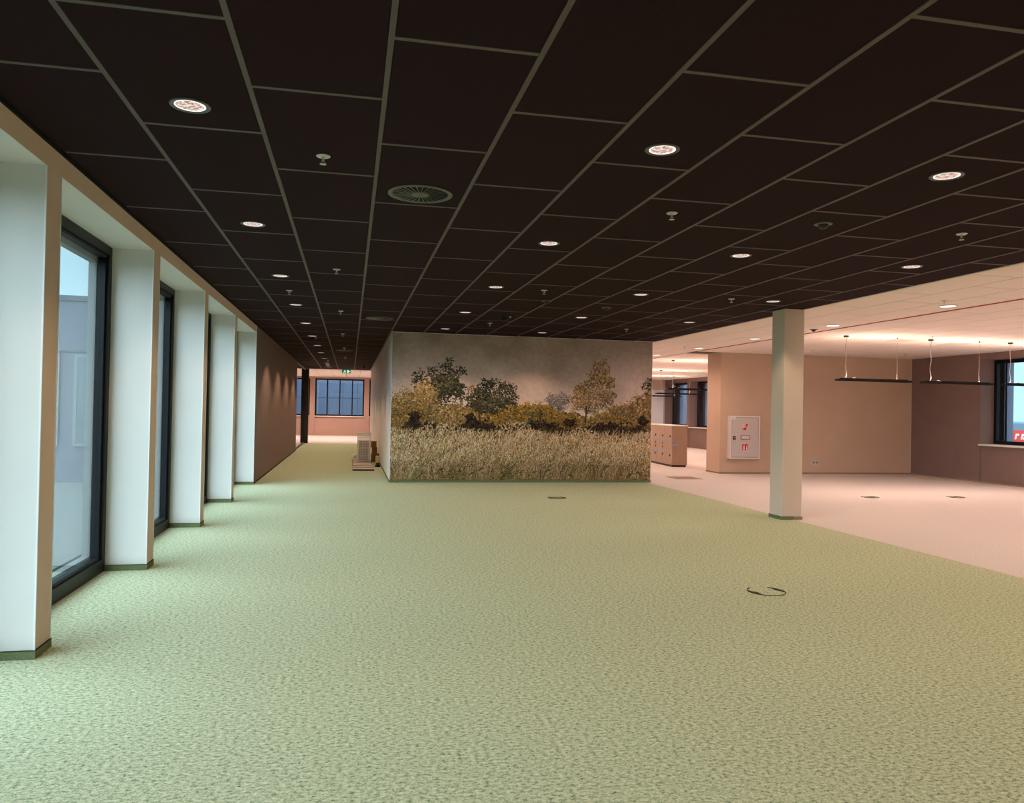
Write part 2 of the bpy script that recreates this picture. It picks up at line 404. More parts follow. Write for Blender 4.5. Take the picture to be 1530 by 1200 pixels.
# ------------------------------------------------------------------ pale ceiling
cw = struct('ceiling', MB().box(XE+.1, -5, 3.1, 14.4, 39.5, 3.16).box(-8.2, YC, 3.1, XE+.1, 39.5, 3.16).box(-8.2, 24.9, 3.1, -2.34, YC, 3.16)
            .box(XE+.12, -5, ZW+.012, XR, 39, ZW+.03).box(-8, YC+.02, ZW+.012, XE+.12, FE, ZW+.03).box(-8, 25.1, ZW+.012, -2.34, YC+.02, ZW+.03), M['joint'])
struct('trim_5', MB().box(XE+.012, -5, ZW-.012, XE+.14, 32.4, ZW+.02), M['white_trim'])
far = MB(); J = .015
def white_rows(xs, y_lo, y_hi, single_lo, single_hi):
    for r, (xa, xb) in enumerate(xs):
        off = Y0 + (0 if r % 2 else T/2); k = int((y_lo-off)//T)
        while off+T*k < y_hi:
            ya, yb = max(off+T*k, y_lo), min(off+T*(k+1), y_hi)
            if yb-ya > .03:
                if single_lo <= ya < single_hi: tile_obj('ceiling_tile', xa+J/2, xb-J/2, ya+J/2, yb-J/2, ZW, ZW+.012, 'white_tile', cw)
                else: far.box(xa+J/2, ya+J/2, ZW, xb-J/2, yb-J/2, ZW+.012)
            k += 1
xsA = [(XE+.14+.595*i, XE+.14+.595*(i+1)) for i in range(3)]
xA = xsA[-1][1]
xsB = [(xA+.06+.6*i, min(xA+.06+.6*(i+1), XR)) for i in range(10)]
xsB = [p for p in xsB if p[1]-p[0] > .05]
white_rows(xsA, -5, 32.4, 4.5, YT); white_rows(xsB, -5, YT, 6.5, YT); white_rows(xsB, YT+.7, 32.4, 99, 99)
white_rows([(-8+.6*i, -8+.6*(i+1)) for i in range(23)], YC+.02, FE, 99, 99)
white_rows([(-8+.6*i, -8+.6*(i+1)) for i in range(9)], 25.1, YC, 99, 99)
tag(far.build('ceiling_tile_field', M['white_tile'], cw), kind='stuff')
struct('trim_6', MB().box(xA+.004, -5, ZW-.004, xA+.056, 16.6, ZW+.012), M['redslot'])

# ------------------------------------------------------------------ recessed downlights
ORD = ['nearest', 'second', 'third', 'fourth', 'fifth', 'sixth', 'seventh', 'eighth', 'ninth', 'tenth', 'eleventh', 'twelfth']
zt = ZC+.003
def spot(name, loc, power, col, ang, blend, rad):
    L = bpy.data.lights.new(name, 'SPOT'); L.energy = power; L.color = col; L.spot_size = math.radians(ang); L.spot_blend = blend; L.shadow_soft_size = rad
    o = bpy.data.objects.new(name, L); C.objects.link(o); o.location = loc; return o
def make_downlight():
    r = empty('recessed_downlight')
    MB().lathe([(.0945, 0), (.0945, -.004), (.091, -.007), (.0765, -.006), (.0715, -.003), (.0715, 0)], 40).build('trim_ring', M['trim_ring'], r, smooth=True)
    l = MB().disc(.0655, -.0032, 40).build('lens', M['lens'], r)
    MB().lathe([(.0715, -.001), (.0715, -.0042), (.0655, -.0042), (.0655, -.001)], 40).build('bright_rim', M['lens_rim'], l)
    return r
dl0 = make_downlight(); first = True
ROWS = [(-.782, [3.955+2.465*k for k in range(11)], 'row along the windows and passage'),
        (1.632, [3.96+2.465*k for k in range(5)], 'row in front of the mural\'s left half'),
        (3.415, [3.955+2.465*k for k in range(5)], 'row in front of the mural\'s right half'),
        (5.175, [3.955+2.465*k for k in range(4)], 'row along the right edge of the dark ceiling')]
DL_SHARED = bpy.data.lights.new('downlight_lamp', 'SPOT')
DL_SHARED.energy = P_DOWN; DL_SHARED.color = WARM; DL_SHARED.spot_size = math.radians(116); DL_SHARED.spot_blend = .45; DL_SHARED.shadow_soft_size = .05
DL_PASS = DL_SHARED.copy(); DL_PASS.energy = P_DOWN*2.2
for x, ysr, what in ROWS:
    vis = 0
    for y in ysr:
        o = dl0 if first else copy_tree(dl0); first = False
        o.location = (x, y, zt)
        if x > 5 and y < 5: lab = 'round downlight at the right border of the picture, row along the pale ceiling edge'
        lab = '%s round downlight in the %s' % (ORD[vis], what); vis += 1
        tag(o, lab, 'ceiling light', 'round downlights in the dark ceiling')
        q = bpy.data.objects.new('downlight_lamp', DL_PASS if y > 15 else DL_SHARED); C.objects.link(q); q.location = (x, y, zt-.02)
# two rows of lamps behind the camera, which light the foreground
for x in (-.782, 1.632, 3.415, 5.175):
    for y in (1.49, -.975, -3.44):
        o = copy_tree(dl0); o.location = (x, y, ZC+.006)
        tag(o, 'round downlight in the dark ceiling behind the picture', 'ceiling light', 'downlights behind the camera')
        q = bpy.data.objects.new('downlight_lamp', DL_SHARED); C.objects.link(q); q.location = (x, y, zt-.02)

# round panels in the pale ceiling
def make_panel():
    r = empty('round_ceiling_panel')
    MB().lathe([(.108, 0), (.108, -.006), (.098, -.010), (.098, 0)], 36).build('trim_ring', M['steel'], r, smooth=True)
    MB().disc(.098, -.006, 36).build('diffuser', M['led'], r); return r
pn0 = make_panel()
PNL = bpy.data.lights.new('panel_lamp', 'SPOT'); PNL.energy = P_WHITE; PNL.color = WARM2; PNL.spot_size = math.radians(168); PNL.spot_blend = .6; PNL.shadow_soft_size = .06
PNF = PNL.copy(); PNF.energy = P_WHITE*1.6
for i, (x, y) in enumerate([(7.55, 8.69), (7.55, 11.15), (7.55, 13.6), (7.55, 16.04), (7.52, 18.4)]):
    o = pn0 if i == 0 else copy_tree(pn0); o.location = (x, y, ZW)
    tag(o, ['glowing round light in the pale ceiling under the sprinkler, nearest of its row', 'glowing round light in the pale ceiling just right of the pillar', 'glowing round light in the pale ceiling just left of the pillar', 'glowing round light in the pale ceiling where the red slot ends', 'glowing round light at the top right corner of the mural wall'][i], 'ceiling light', 'round lights in the pale ceiling')
for (x, y) in [(7.55, 8.69), (7.55, 11.15), (7.55, 13.6), (7.55, 16.04), (7.52, 18.4), (7.55, 6.22), (7.55, 3.76), (7.55, 1.3), (7.55, 20.9), (7.55, 23.4), (7.55, 26), (12.6, 23.0), (12.6, 27.0), (11.6, 30.6)]:
    q = bpy.data.objects.new('panel_lamp', PNL if y < 20 else PNF); C.objects.link(q); q.location = (x, y, ZW-.03)
    if y < 7 or y > 20:
        o = copy_tree(pn0); o.location = (x, y, ZW); tag(o, 'glowing round light of the pale ceiling row, outside the picture', 'ceiling light', 'round lights outside the picture')
# lamps of the room at the corridor's end
PNE = PNL.copy(); PNE.energy = P_WHITE*3.0
for i, (x, y) in enumerate([(-2.6, 33.5), (.4, 33.5), (3.4, 33.5), (-5.2, 30), (-5.2, 36), (-2.6, 36.6), (.4, 36.6)]):
    o = copy_tree(pn0); o.location = (x, y, ZW); tag(o, 'glowing round light in the room at the end of the passage', 'ceiling light', 'round lights of the room beyond the passage')
    q = bpy.data.objects.new('panel_lamp', PNE); C.objects.link(q); q.location = (x, y, ZW-.03)

# ------------------------------------------------------------------ round swirl vents
def make_vent():
    r = empty('swirl_vent'); R = .215
    MB().lathe([(R, 0), (R, -.005), (R-.010, -.009), (R-.026, -.007), (R-.032, -.001)], 48).build('rim', M['vent'], r, smooth=True)
    MB().disc(R-.028, -.0012, 48).build('dark_core', M['dark_void'], r)
    h = MB(); h.lathe([(.058, -.001), (.056, -.009), (.03, -.012)], 24).disc(.03, -.012, 24); h.build('hub', M['vent'], r, smooth=True)
    sc_ = MB().lathe([(.006, -.012), (.006, -.014)], 10).disc(.006, -.014, 10).build('screw', M['black'], r)
    n = 28
    bl = MB(); a = .055; b = R-.029
    bl.v = [(a, -.0012, -.0085), (b, -.0022, -.0075), (b, .0012, -.0070), (a, .0008, -.0082), (a, .0010, -.0074), (b, .0016, -.0060)]
    bl.f = [(0, 1, 2, 3), (3, 2, 5, 4)]; bl.mi = [0, 0]
    bm_ = bl.mesh('blade', M['blade'])
    for i in range(n): ob('blade', bm_, r, (0, 0, 0), (0, 0, 2*PI*i/n))
    return r
vt0 = make_vent()
for i, (x, y, l) in enumerate([(.429, 5.2, 'large round swirl vent in the dark ceiling, nearest'), (.432, 12.62, 'round swirl vent in the dark ceiling just before the mural corner'), (-.17, 20.17, 'round swirl vent in the dark ceiling of the passage')]):
    o = vt0 if i == 0 else copy_tree(vt0); o.location = (x, y, zt); tag(o, l, 'vent', 'round swirl vents')

# ------------------------------------------------------------------ sprinklers
def make_sprinkler():
    r = empty('sprinkler_head')
    MB().lathe([(.040, 0), (.040, -.003), (.033, -.007), (.012, -.006), (.011, -.001)], 24).build('escutcheon', M['steel'], r, smooth=True)
    MB().lathe([(.007, -.004), (.007, -.030), (.004, -.033)], 12).build('stem', M['steel'], r, smooth=True)
    for s in (-1, 1): MB().tube([(s*.006, 0, -.028), (s*.011, 0, -.036), (s*.004, 0, -.046)], .002, 6).build('frame_arm', M['steel'], r)
    d = MB(); d.disc(.019, -.048, 16).disc(.019, -.046, 16, down=False).lathe([(.019, -.048), (.019, -.046)], 16); d.build('deflector', M['steel'], r); return r
sp0 = make_sprinkler()
SPR = [(-.181, 4.565, zt, 'sprinkler head in the dark ceiling beside the largest vent'), (2.226, 5.206, zt, 'sprinkler head in the dark ceiling, middle of the three nearest'), (4.611, 5.177, zt, 'sprinkler head in the dark ceiling at the right, nearest of that side'),
       (-.168, 8.3, zt, 'sprinkler head over the passage line, second from the front'), (2.227, 8.955, zt, 'sprinkler head in the dark ceiling, second in the middle row'), (4.604, 8.878, zt, 'sprinkler head in the dark ceiling left of the pillar top'),
       (-.169, 11.882, zt, 'sprinkler head over the passage line, third from the front'), (2.231, 12.641, zt, 'sprinkler head above the mural, left of its centre'), (4.624, 12.679, zt, 'sprinkler head above the mural\'s right end'),
       (-.174, 15.572, zt, 'sprinkler head in the passage ceiling at its mouth'), (-.171, 19.3, zt, 'sprinkler head in the passage ceiling before the vent'), (-.17, 23.0, zt, 'sprinkler head in the passage ceiling behind the vent'), (-.771, 10.0, zt, 'sprinkler head between two downlights of the window row'),
       (7.166, 8.312, ZW, 'sprinkler head in the pale ceiling above the nearest round light'), (10.159, 12.06, ZW, 'sprinkler head in the pale ceiling beside the middle lamp canopy'), (7.119, 15.831, ZW, 'sprinkler head in the pale ceiling right of the mural'), (10.0, 15.5, ZW, 'sprinkler head in the pale ceiling near the tan wall, left'), (12.42, 15.576, ZW, 'sprinkler head in the pale ceiling near the wall corner, right'), (10.9, 24.5, ZW, 'sprinkler head above the far hanging lamps')]
for i, (x, y, z, l) in enumerate(SPR):
    o = sp0 if i == 0 else copy_tree(sp0); o.location = (x, y, z); tag(o, l, 'sprinkler', 'ceiling sprinklers')
# detectors and cameras
def make_detector(name, base, body):
    r = empty(name)
    MB().lathe([(.066, 0), (.066, -.006), (.058, -.009), (.034, -.009)], 28).build('base_ring', M[base], r, smooth=True)
    b = MB(); b.lathe([(.036, -.006), (.036, -.018), (.028, -.032), (.012, -.040)], 24).disc(.012, -.040, 24); b.build('sensor_dome', M[body], r, smooth=True); return r
d0 = make_detector('smoke_detector', 'vent', 'black')
for i, (x, y, l) in enumerate([(3.422, 5.188, 'round dark detector in the ceiling among the right hand downlights'), (3.415, 10.175, 'small round detector between downlights before the mural, right'), (2.48, 9.818, 'small round detector behind the middle sprinkler')]):
    o = d0 if i == 0 else copy_tree(d0); o.location = (x, y, zt); tag(o, l, 'detector', 'ceiling detectors')
def make_dome_cam():
    r = empty('dome_camera')
    MB().lathe([(.072, 0), (.072, -.02), (.066, -.026)], 28).build('base_ring', M['black'], r, smooth=True)
    b = MB(); b.lathe([(.060, -.024), (.057, -.05), (.04, -.072), (.015, -.082)], 24).disc(.015, -.082, 24); b.build('dome', M['black_matt'], r, smooth=True)
    MB().box(.066, -.012, -.03, .09, .012, -.008).build('side_bracket', M['steel'], r); return r
c0 = make_dome_cam(); c0.location = (2.276, 11.56, zt); tag(c0, 'black dome camera under the dark ceiling above the mural', 'camera', 'black dome cameras')
o = copy_tree(c0); o.location = (-.80, 16.5, zt); tag(o, 'black dome camera among the passage downlights', 'camera', 'black dome cameras')
o = copy_tree(c0); o.location = (.434, 27.2, zt); tag(o, 'black dome camera at the far end of the passage ceiling', 'camera', 'black dome cameras')
r = empty('bracket_camera', (-.70, 24.6, zt)); tag(r, 'white camera hanging on a bracket near the end of the passage', 'camera')
MB().lathe([(.045, 0), (.045, -.012), (.015, -.016)], 20).build('mount_plate', M['steel'], r, smooth=True)
MB().tube([(0, 0, -.012), (0, 0, -.10), (.03, 0, -.13)], .014, 10).build('bracket_arm', M['steel'], r, smooth=True)
MB().box(-.06, -.10, -.17, .05, .06, -.10).build('camera_body', M['white'], r, bevel=.012)

# ------------------------------------------------------------------ grilles in the pale ceiling
def make_grille(wd, dp, n):
    r = empty('ceiling_grille')
    f = MB(); t = .014
    f.box(-wd/2, -dp/2, -.005, wd/2, -dp/2+t, 0).box(-wd/2, dp/2-t, -.005, wd/2, dp/2, 0).box(-wd/2, -dp/2+t, -.005, -wd/2+t, dp/2-t, 0).box(wd/2-t, -dp/2+t, -.005, wd/2, dp/2-t, 0)
    f.build('frame', M['white_trim'], r); MB().box(-wd/2+t, -dp/2+t, -.001, wd/2-t, dp/2-t, 0).build('dark_core', M['joint'], r)
    for i in range(n):
        x = -wd/2+t+(wd-2*t)*(i+.5)/n; MB().box(x-.008, -dp/2+t, -.004, x+.008, dp/2-t, -.001).build('slat', M['white_trim'], r)
    return r
g0 = make_grille(.42, .42, 12)
for i, (x, y, l) in enumerate([(11.5, 13.1, 'slatted grille in the pale ceiling between two lamp canopies'), (10.12, 12.85, 'slatted grille in the pale ceiling left of the middle lamp')]):
    o = g0 if i == 0 else copy_tree(g0); o.location = (x, y, ZW); tag(o, l, 'vent', 'pale ceiling grilles')
o = copy_tree(d0); o.location = (7.62, 11.78, ZW); tag(o, 'round detector in the pale ceiling beside the pillar top', 'detector')

# ------------------------------------------------------------------ suspended linear lamps
AU = bpy.data.lights.new('lamp_up', 'AREA'); AU.shape = 'RECTANGLE'; AU.size = 1.35; AU.size_y = .05; AU.energy = P_UP; AU.color = WARM2
AD = bpy.data.lights.new('lamp_down', 'AREA'); AD.shape = 'RECTANGLE'; AD.size = 1.35; AD.size_y = .07; AD.energy = P_DN; AD.color = WARM2; AD.spread = math.radians(150)
ZB = 2.045
def make_pendant():
    r = empty('suspended_lamp')
    b = MB().box(0, -.07, 0, 1.49, .07, .034).build('lamp_bar', M['black_matt'], r, bevel=.003)
    MB().box(.06, -.03, .034, 1.43, .03, .050).build('top_housing', M['black_matt'], r, bevel=.004)
    MB().box(.04, -.07, -.002, 1.45, .07, 0).build('louvre', M['black_matt'], r)
    MB().lathe([(.045, ZW-ZB), (.045, ZW-ZB-.026), (.040, ZW-ZB-.03), (.0, ZW-ZB-.03)], 24, (.17, 0, 0)).build('canopy', M['black'], r, smooth=True)
    pts = [(.17+.012*math.sin(k*.9), .004*math.cos(k*1.3), .03+(ZW-ZB-.06)*k/16) for k in range(17)]
    MB().tube(pts, .0045, 8).build('power_cable', M['cable'], r, smooth=True)
    MB().lathe([(.012, .075), (.012, .03)], 12, (.17, 0, 0)).build('cable_grip', M['grip'], r)
    MB().tube([(1.22, 0, .03), (1.22, 0, ZW-ZB-.01)], .0018, 6).build('suspension_wire', M['cable'], r)
    MB().lathe([(.008, .085), (.012, .07), (.012, .03)], 12, (1.22, 0, 0)).build('cable_grip', M['grip'], r)
    MB().lathe([(.012, ZW-ZB), (.012, ZW-ZB-.02), (.0, ZW-ZB-.022)], 12, (1.22, 0, 0)).build('ceiling_anchor', M['black'], r)
    MB().box(.33, -.02, .050, .36, .02, .062).build('connector', M['grip'], r); return r
pd0 = make_pendant()
PEND = [(8.55, 12.47, 'black suspended linear lamp in front of the tan wall'), (10.33, 12.50, 'black suspended linear lamp in front of the brown wall'), (12.03, 12.46, 'black suspended linear lamp crossing the right window'),
        (8.47, 19.95, 'black suspended linear lamp above the lockers, highest in view'), (10.14, 24.8, 'black suspended linear lamp above the lockers, middle one'), (11.25, 28.6, 'black suspended linear lamp above the lockers, farthest one')]
HID = [(10.33, 9.0), (8.55, 5.5), (10.33, 5.5), (12.03, 5.5), (10.2, 20.0), (11.9, 20.0), (8.4, 24.8), (8.4, 28.6)]
for i, (x, y, l) in enumerate(PEND + [(a, b, None) for a, b in HID]):
    o = pd0 if i == 0 else copy_tree(pd0); o.location = (x, y, ZB)
    if l: tag(o, l, 'pendant lamp', 'suspended linear lamps')
    else: tag(o, 'black suspended linear lamp hanging outside the picture', 'pendant lamp', 'suspended lamps outside the picture')
    q = bpy.data.objects.new('lamp_up', AU); C.objects.link(q); q.location = (x+.745, y, ZB+.056); q.rotation_euler = (PI, 0, 0)
    q = bpy.data.objects.new('lamp_down', AD); C.objects.link(q); q.location = (x+.745, y, ZB-.004)

# ------------------------------------------------------------------ mural print (flat picture: vertex colours on a fine flat grid)
def mural_colours(nx, ny):
    rng = np.random.default_rng(5)
    W_, H_ = 394.0, 216.0                       # picture units
    kx, ky = nx/W_, ny/H_
    img = np.zeros((ny, nx, 3)); yy, xx = np.mgrid[0:ny, 0:nx]; v = yy/ny; u = xx/nx
    def smooth(n_, m_):
        a = rng.random((n_+2, m_+2)); ty = v*(n_-1); tx = u*(m_-1); i = ty.astype(int); j = tx.astype(int); fy = ty-i; fx = tx-j
        fy = fy*fy*(3-2*fy); fx = fx*fx*(3-2*fx)
        return (a[i, j]*(1-fx)+a[i, j+1]*fx)*(1-fy)+(a[i+1, j]*(1-fx)+a[i+1, j+1]*fx)*fy
    top = np.array((138, 128, 118.)); low = np.array((206, 186, 176.))
    t = np.clip((v+.10*(smooth(4, 6)-.5)-.08)/.42, 0, 1)[..., None]
    img[:] = top*(1-t)+low*t
    img += ((smooth(9, 14)-.5)*26+(smooth(60, 100)-.5)*12)[..., None]
    img += (rng.random((ny, nx, 1))-.5)*7
    def dab(x, y, rx, ry, c):
        x *= kx; y *= ky; rx = max(rx*kx, .55); ry = max(ry*ky, .55)
        x0, x1 = int(max(0, x-rx)), int(min(nx-1, x+rx))+1; y0, y1 = int(max(0, y-ry)), int(min(ny-1, y+ry))+1
        if x1 <= x0 or y1 <= y0: return
        sx2 = (np.arange(x0, x1)-x)/rx; sy2 = (np.arange(y0, y1)-y)/ry
        mk = (sx2[None, :]**2+sy2[:, None]**2) <= 1.05
        img[y0:y1, x0:x1][mk] = c
    def P(x, y):                                  # photo pixel -> picture units
        tp = 497+.0329*(x-585); bt = 719.5
        return (x-584)*W_/394, (y-tp)/(bt-tp)*H_
    def foliage(px, py, rx, ry, cols, dens=1.0, size=1.3, fill=.0):
        x, y = P(px, py); n_ = int(rx*ry*dens)
        if fill:
            for _ in range(int(rx*ry*.25)):
                a = rng.random()*6.283; q = math.sqrt(rng.random())*.8; c = np.array(cols[rng.integers(len(cols))])*.78
                dab(x+q*rx*math.cos(a), y+q*ry*math.sin(a), 2.6, 2.2, c)
        for _ in range(n_):
            a = rng.random()*6.283; q = rng.random()**.55
            wob = 1+.22*math.sin(a*5+px)+.12*math.sin(a*9+py)
            ddx, ddy = q*math.cos(a)*wob, q*math.sin(a)*wob
            c = np.array(cols[rng.integers(len(cols))], float)+rng.normal(0, 9)
            c = c*(.9-.22*ddy-.06*ddx)
            dab(x+rx*ddx, y+ry*ddy, size*(.5+rng.random()*.7), size*(.4+rng.random()*.6), np.clip(c, 12, 245))
    DK = [(44, 46, 36), (60, 60, 42), (78, 76, 52), (34, 34, 30), (92, 88, 66)]
    DG = [(58, 62, 48), (74, 76, 56), (96, 94, 70), (48, 50, 40), (112, 106, 84)]
    GO = [(154, 128, 80), (134, 110, 66), (174, 150, 102), (118, 96, 56), (190, 168, 124)]
    OC = [(126, 102, 58), (146, 120, 68), (102, 84, 50), (160, 134, 80), (82, 68, 44)]
    YE = [(152, 122, 36), (132, 106, 34), (170, 140, 54), (108, 88, 32)]
    TW = [(168, 142, 104), (150, 124, 84), (190, 168, 132), (124, 100, 66)]
    SH = [(40, 33, 28), (52, 42, 33), (30, 27, 24), (64, 50, 38)]
    GY = [(128, 122, 118), (108, 104, 102), (148, 140, 132), (92, 90, 90)]
    BR = [(136, 110, 72), (116, 92, 58), (156, 130, 92), (96, 76, 48), (172, 148, 112)]
    def zz(ox, oy, s, items, cols, **k):
        for x, y, r_, *q in items: foliage(ox+x/s, oy+y/s, r_/s, (q[0] if q else r_)/s, cols, **k)
    A = (570, 480, 4.8); B = (780, 480, 4.8)
    # horizon haze of thin twigs
    zz(*A, [(110, 520, 60, 70), (160, 500, 40, 50)], TW, dens=.5, size=.9)
    zz(*B, [(820, 560, 40, 70), (720, 610, 90, 40), (350, 600, 40, 40)], TW, dens=.6, size=.9)
    # far trees
    zz(*B, [(240, 570, 70, 60), (200, 565, 55, 45), (285, 560, 45, 45), (250, 620, 60, 45)], GY, dens=2.0, size=1.0)
    zz(*B, [(120, 590, 60, 25)], GY, dens=.5, size=.8)
    # left tall tree
    zz(*A, [(465, 290, 30, 34), (440, 335, 60, 40), (345, 365, 40, 36), (265, 400, 55, 46), (225, 440, 26, 42), (520, 370, 60, 26), (552, 350, 24, 26)], DK, dens=1.0, size=1.25)
    zz(*A, [(430, 440, 120, 70), (480, 490, 95, 60), (400, 500, 60, 60)], DG+DK, dens=1.8, size=1.3, fill=1)
    zz(*A, [(550, 540, 34, 50), (400, 580, 50, 60), (390, 640, 36, 40), (470, 570, 60, 20)], DK, dens=1.0, size=1.2)
    # second dark tree
    zz(*A, [(625, 495, 34, 40)], OC, dens=1.0, size=1.2)
    zz(*A, [(770, 460, 90, 48), (720, 470, 60, 50), (870, 480, 54, 46), (930, 560, 36, 40), (905, 510, 40, 50), (830, 540, 80, 60)], DK, dens=1.05, size=1.25)
    zz(*A, [(690, 560, 100, 70), (760, 600, 120, 60), (700, 640, 90, 40), (780, 650, 90, 40), (640, 610, 60, 40), (880, 590, 60, 34)], DG+DK, dens=1.8, size=1.3, fill=1)
    # tall brown tree, right of centre
    zz(*B, [(570, 300, 34, 36), (530, 330, 46, 50), (480, 375, 30, 30), (600, 350, 26, 50)], BR+OC, dens=1.0, size=1.1)
    zz(*B, [(540, 420, 90, 70), (620, 440, 44, 50), (440, 480, 70, 50), (400, 520, 50, 50)], BR+OC, dens=1.7, size=1.1)
    zz(*B, [(520, 540, 130, 70), (410, 570, 70, 60), (610, 540, 60, 60), (480, 610, 130, 50)], BR+TW, dens=2.0, size=1.1)
    zz(*B, [(930, 430, 34, 30), (900, 470, 36, 34), (940, 480, 26, 46)], DK, dens=1.0, size=1.2)
    # closed hedge behind everything in front
    cx_ = [584, 600, 620, 640, 655, 680, 700, 722, 745, 765, 782, 800, 830, 860, 890, 910, 932, 950, 965, 980]
    cy_ = [612, 606, 606, 622, 618, 612, 612, 634, 634, 622, 610, 606, 616, 622, 628, 624, 618, 610, 600, 596]
    pal_ = OC+[(110, 92, 46), (132, 112, 58)]
    for _ in range(9000):
        px = 584+396*rng.random(); t_ = np.interp(px, cx_, cy_)+rng.normal(0, 2.2); py = t_+(662-t_)*rng.random()**.9
        x, y = P(px, py); dab(x, y, 1.6+rng.random()*1.4, 1.2+rng.random(), np.clip(np.array(pal_[rng.integers(len(pal_))], float)*(1.05-.3*(py-t_)/50)+rng.normal(0, 8), 12, 245))
    # golden and ochre bushes
    zz(*A, [(290, 500, 74, 70), (330, 540, 60, 70)], GO+TW, dens=1.5, size=1.1, fill=1)
    zz(*A, [(200, 580, 120, 70), (110, 610, 70, 70), (330, 600, 70, 60)], GO+OC, dens=1.4, size=1.1, fill=1)
    zz(*A, [(120, 680, 90, 70), (260, 670, 120, 60), (200, 740, 150, 60)], OC, dens=1.3, size=1.2, fill=1)
    zz(*A, [(500, 650, 120, 56), (450, 710, 130, 70), (560, 730, 90, 80)], OC+GO, dens=1.4, size=1.1, fill=1)
    zz(*A, [(790, 730, 170, 60), (880, 690, 90, 60), (980, 650, 100, 56), (1040, 720, 90, 80)], YE+OC, dens=1.4, size=1.1, fill=1)
    zz(*B, [(40, 640, 80, 50), (120, 640, 100, 40), (150, 690, 140, 60), (300, 710, 110, 60)], OC+YE, dens=1.4, size=1.1, fill=1)
    zz(*B, [(15, 595, 22, 18)], [(168, 96, 50), (186, 120, 70)], dens=1.0, size=1.0)
    zz(*B, [(600, 700, 140, 40), (620, 680, 90, 30)], YE+GO, dens=1.5, size=1.1, fill=1)
    zz(*B, [(760, 650, 110, 60), (860, 600, 90, 60), (920, 560, 50, 70), (900, 680, 80, 70), (680, 640, 70, 34)], OC+TW+BR, dens=1.3, size=1.1, fill=1)
    zz(*B, [(110, 660, 60, 30), (40, 665, 50, 26)], DG, dens=.7, size=1.1)
    # shadow band under the bushes
    zz(*A, [(230, 690, 36, 40), (220, 770, 70, 50), (330, 780, 50, 60), (620, 720, 40, 60), (650, 780, 80, 60), (560, 830, 70, 40), (730, 850, 90, 50), (880, 830, 110, 60), (780, 880, 90, 30), (980, 850, 80, 50)], SH, dens=1.3, size=1.3, fill=1)
    zz(*B, [(270, 840, 80, 50), (30, 850, 100, 50), (130, 820, 70, 36), (560, 780, 110, 50), (650, 770, 70, 40), (560, 850, 90, 40), (850, 800, 60, 50), (880, 720, 40, 40), (330, 730, 50, 30)], SH, dens=1.2, size=1.3, fill=1)
    zz(*B, [(48, 750, 44, 42), (52, 790, 24, 20)], [(50, 56, 52), (58, 62, 56), (44, 50, 48)], dens=2.2, size=1.4, fill=1)
    for _ in range(4200):                          # dark gap under the hedge, right across
        px = 600+380*rng.random()**.8; c0_ = 649+5*math.sin(px*.06)+4*math.sin(px*.023)
        x, y = P(px, c0_+rng.normal(0, 5.5)); dab(x, y, 1.2+rng.random(), 1.0+rng.random(), np.array(SH[rng.integers(4)])+rng.normal(0, 5))
    # trunks
    def stem(x0, y0, x1, y1, w_, c):
        for k in range(40):
            f = k/39; x, y = P(x0+(x1-x0)*f, y0+(y1-y0)*f); dab(x, y, w_, w_, np.array(c)+rng.normal(0, 6))
    stem(713, 632, 709, 602, 1.1, (66, 50, 38)); stem(711, 618, 702, 604, .8, (70, 54, 40)); stem(712, 620, 719, 608, .8, (70, 54, 40))
    stem(873, 632, 874, 608, 1.2, (62, 48, 38)); stem(874, 620, 880, 606, .8, (66, 52, 40)); stem(803, 638, 803, 615, .9, (62, 54, 42))
    # meadow: base, then layered blades from back to front
    for c_ in range(nx):
        xu = c_/kx; e = 150+6*math.sin(xu*.05+1)+5*math.sin(xu*.021)+9*(1 if xu < 40 else 0)
        y0 = int(e*ky); n_ = ny-y0
        f = np.linspace(0, 1, n_)[:, None]
        colr = np.array((150, 122, 88.))*(1-f)+np.array((116, 104, 64.))*f
        noise_ = rng.normal(0, 16, (n_, 1)); img[y0:, c_] = colr+noise_
    GB = [(198, 168, 134), (176, 148, 108), (214, 188, 156), (148, 120, 82), (104, 84, 54), (224, 200, 170), (162, 134, 90), (134, 110, 66)]
    GG = [(112, 104, 56), (94, 92, 50), (130, 120, 68), (74, 72, 42), (146, 130, 84)]
    nb = 13000
    by = 146+70*rng.random(nb)**.75; by.sort()
    for i in range(nb):
        y = by[i]; x = rng.random()*W_; d = max(0, y-158)/58
        ln = 8+12*d; lean = rng.normal(.22, .35)
        pal = GG if rng.random() < .16+.25*math.sin(x*.05+d*3)**2+.5*max(0, d-.6) else GB
        c = np.array(pal[rng.integers(len(pal))], float)+rng.normal(0, 10)
        c *= (.45 if rng.random() < .26 else 1.06)*(1-.16*(d > .8)+.10*math.sin(x*.11+y*.2)*math.sin(x*.037+1))
        n_ = 14; s_ = np.linspace(0, 1, n_)
        X = ((x+lean*ln*s_**1.6)*kx).astype(int); Y = ((y-ln*s_)*ky).astype(int)
        ok = (X >= 0) & (X < nx) & (Y >= 0) & (Y < ny); img[Y[ok], X[ok]] = np.clip(c, 14, 240)
    # oat heads
    OA = [(204, 184, 150), (186, 162, 126), (220, 202, 172), (168, 142, 104)]
    for _ in range(3000):
        x = rng.random()*W_; b_ = 140+9*math.sin(x*.06)+7*math.sin(x*.017+2)
        if x < 60: b_ -= 12
        y = b_+rng.gamma(1.6, 15)
        if y > 214: continue
        c = np.array(OA[rng.integers(4)], float)*(1-.18*rng.random()-.15*(y > 185))
        dab(x, y, .55, 1.0+.5*rng.random(), c)
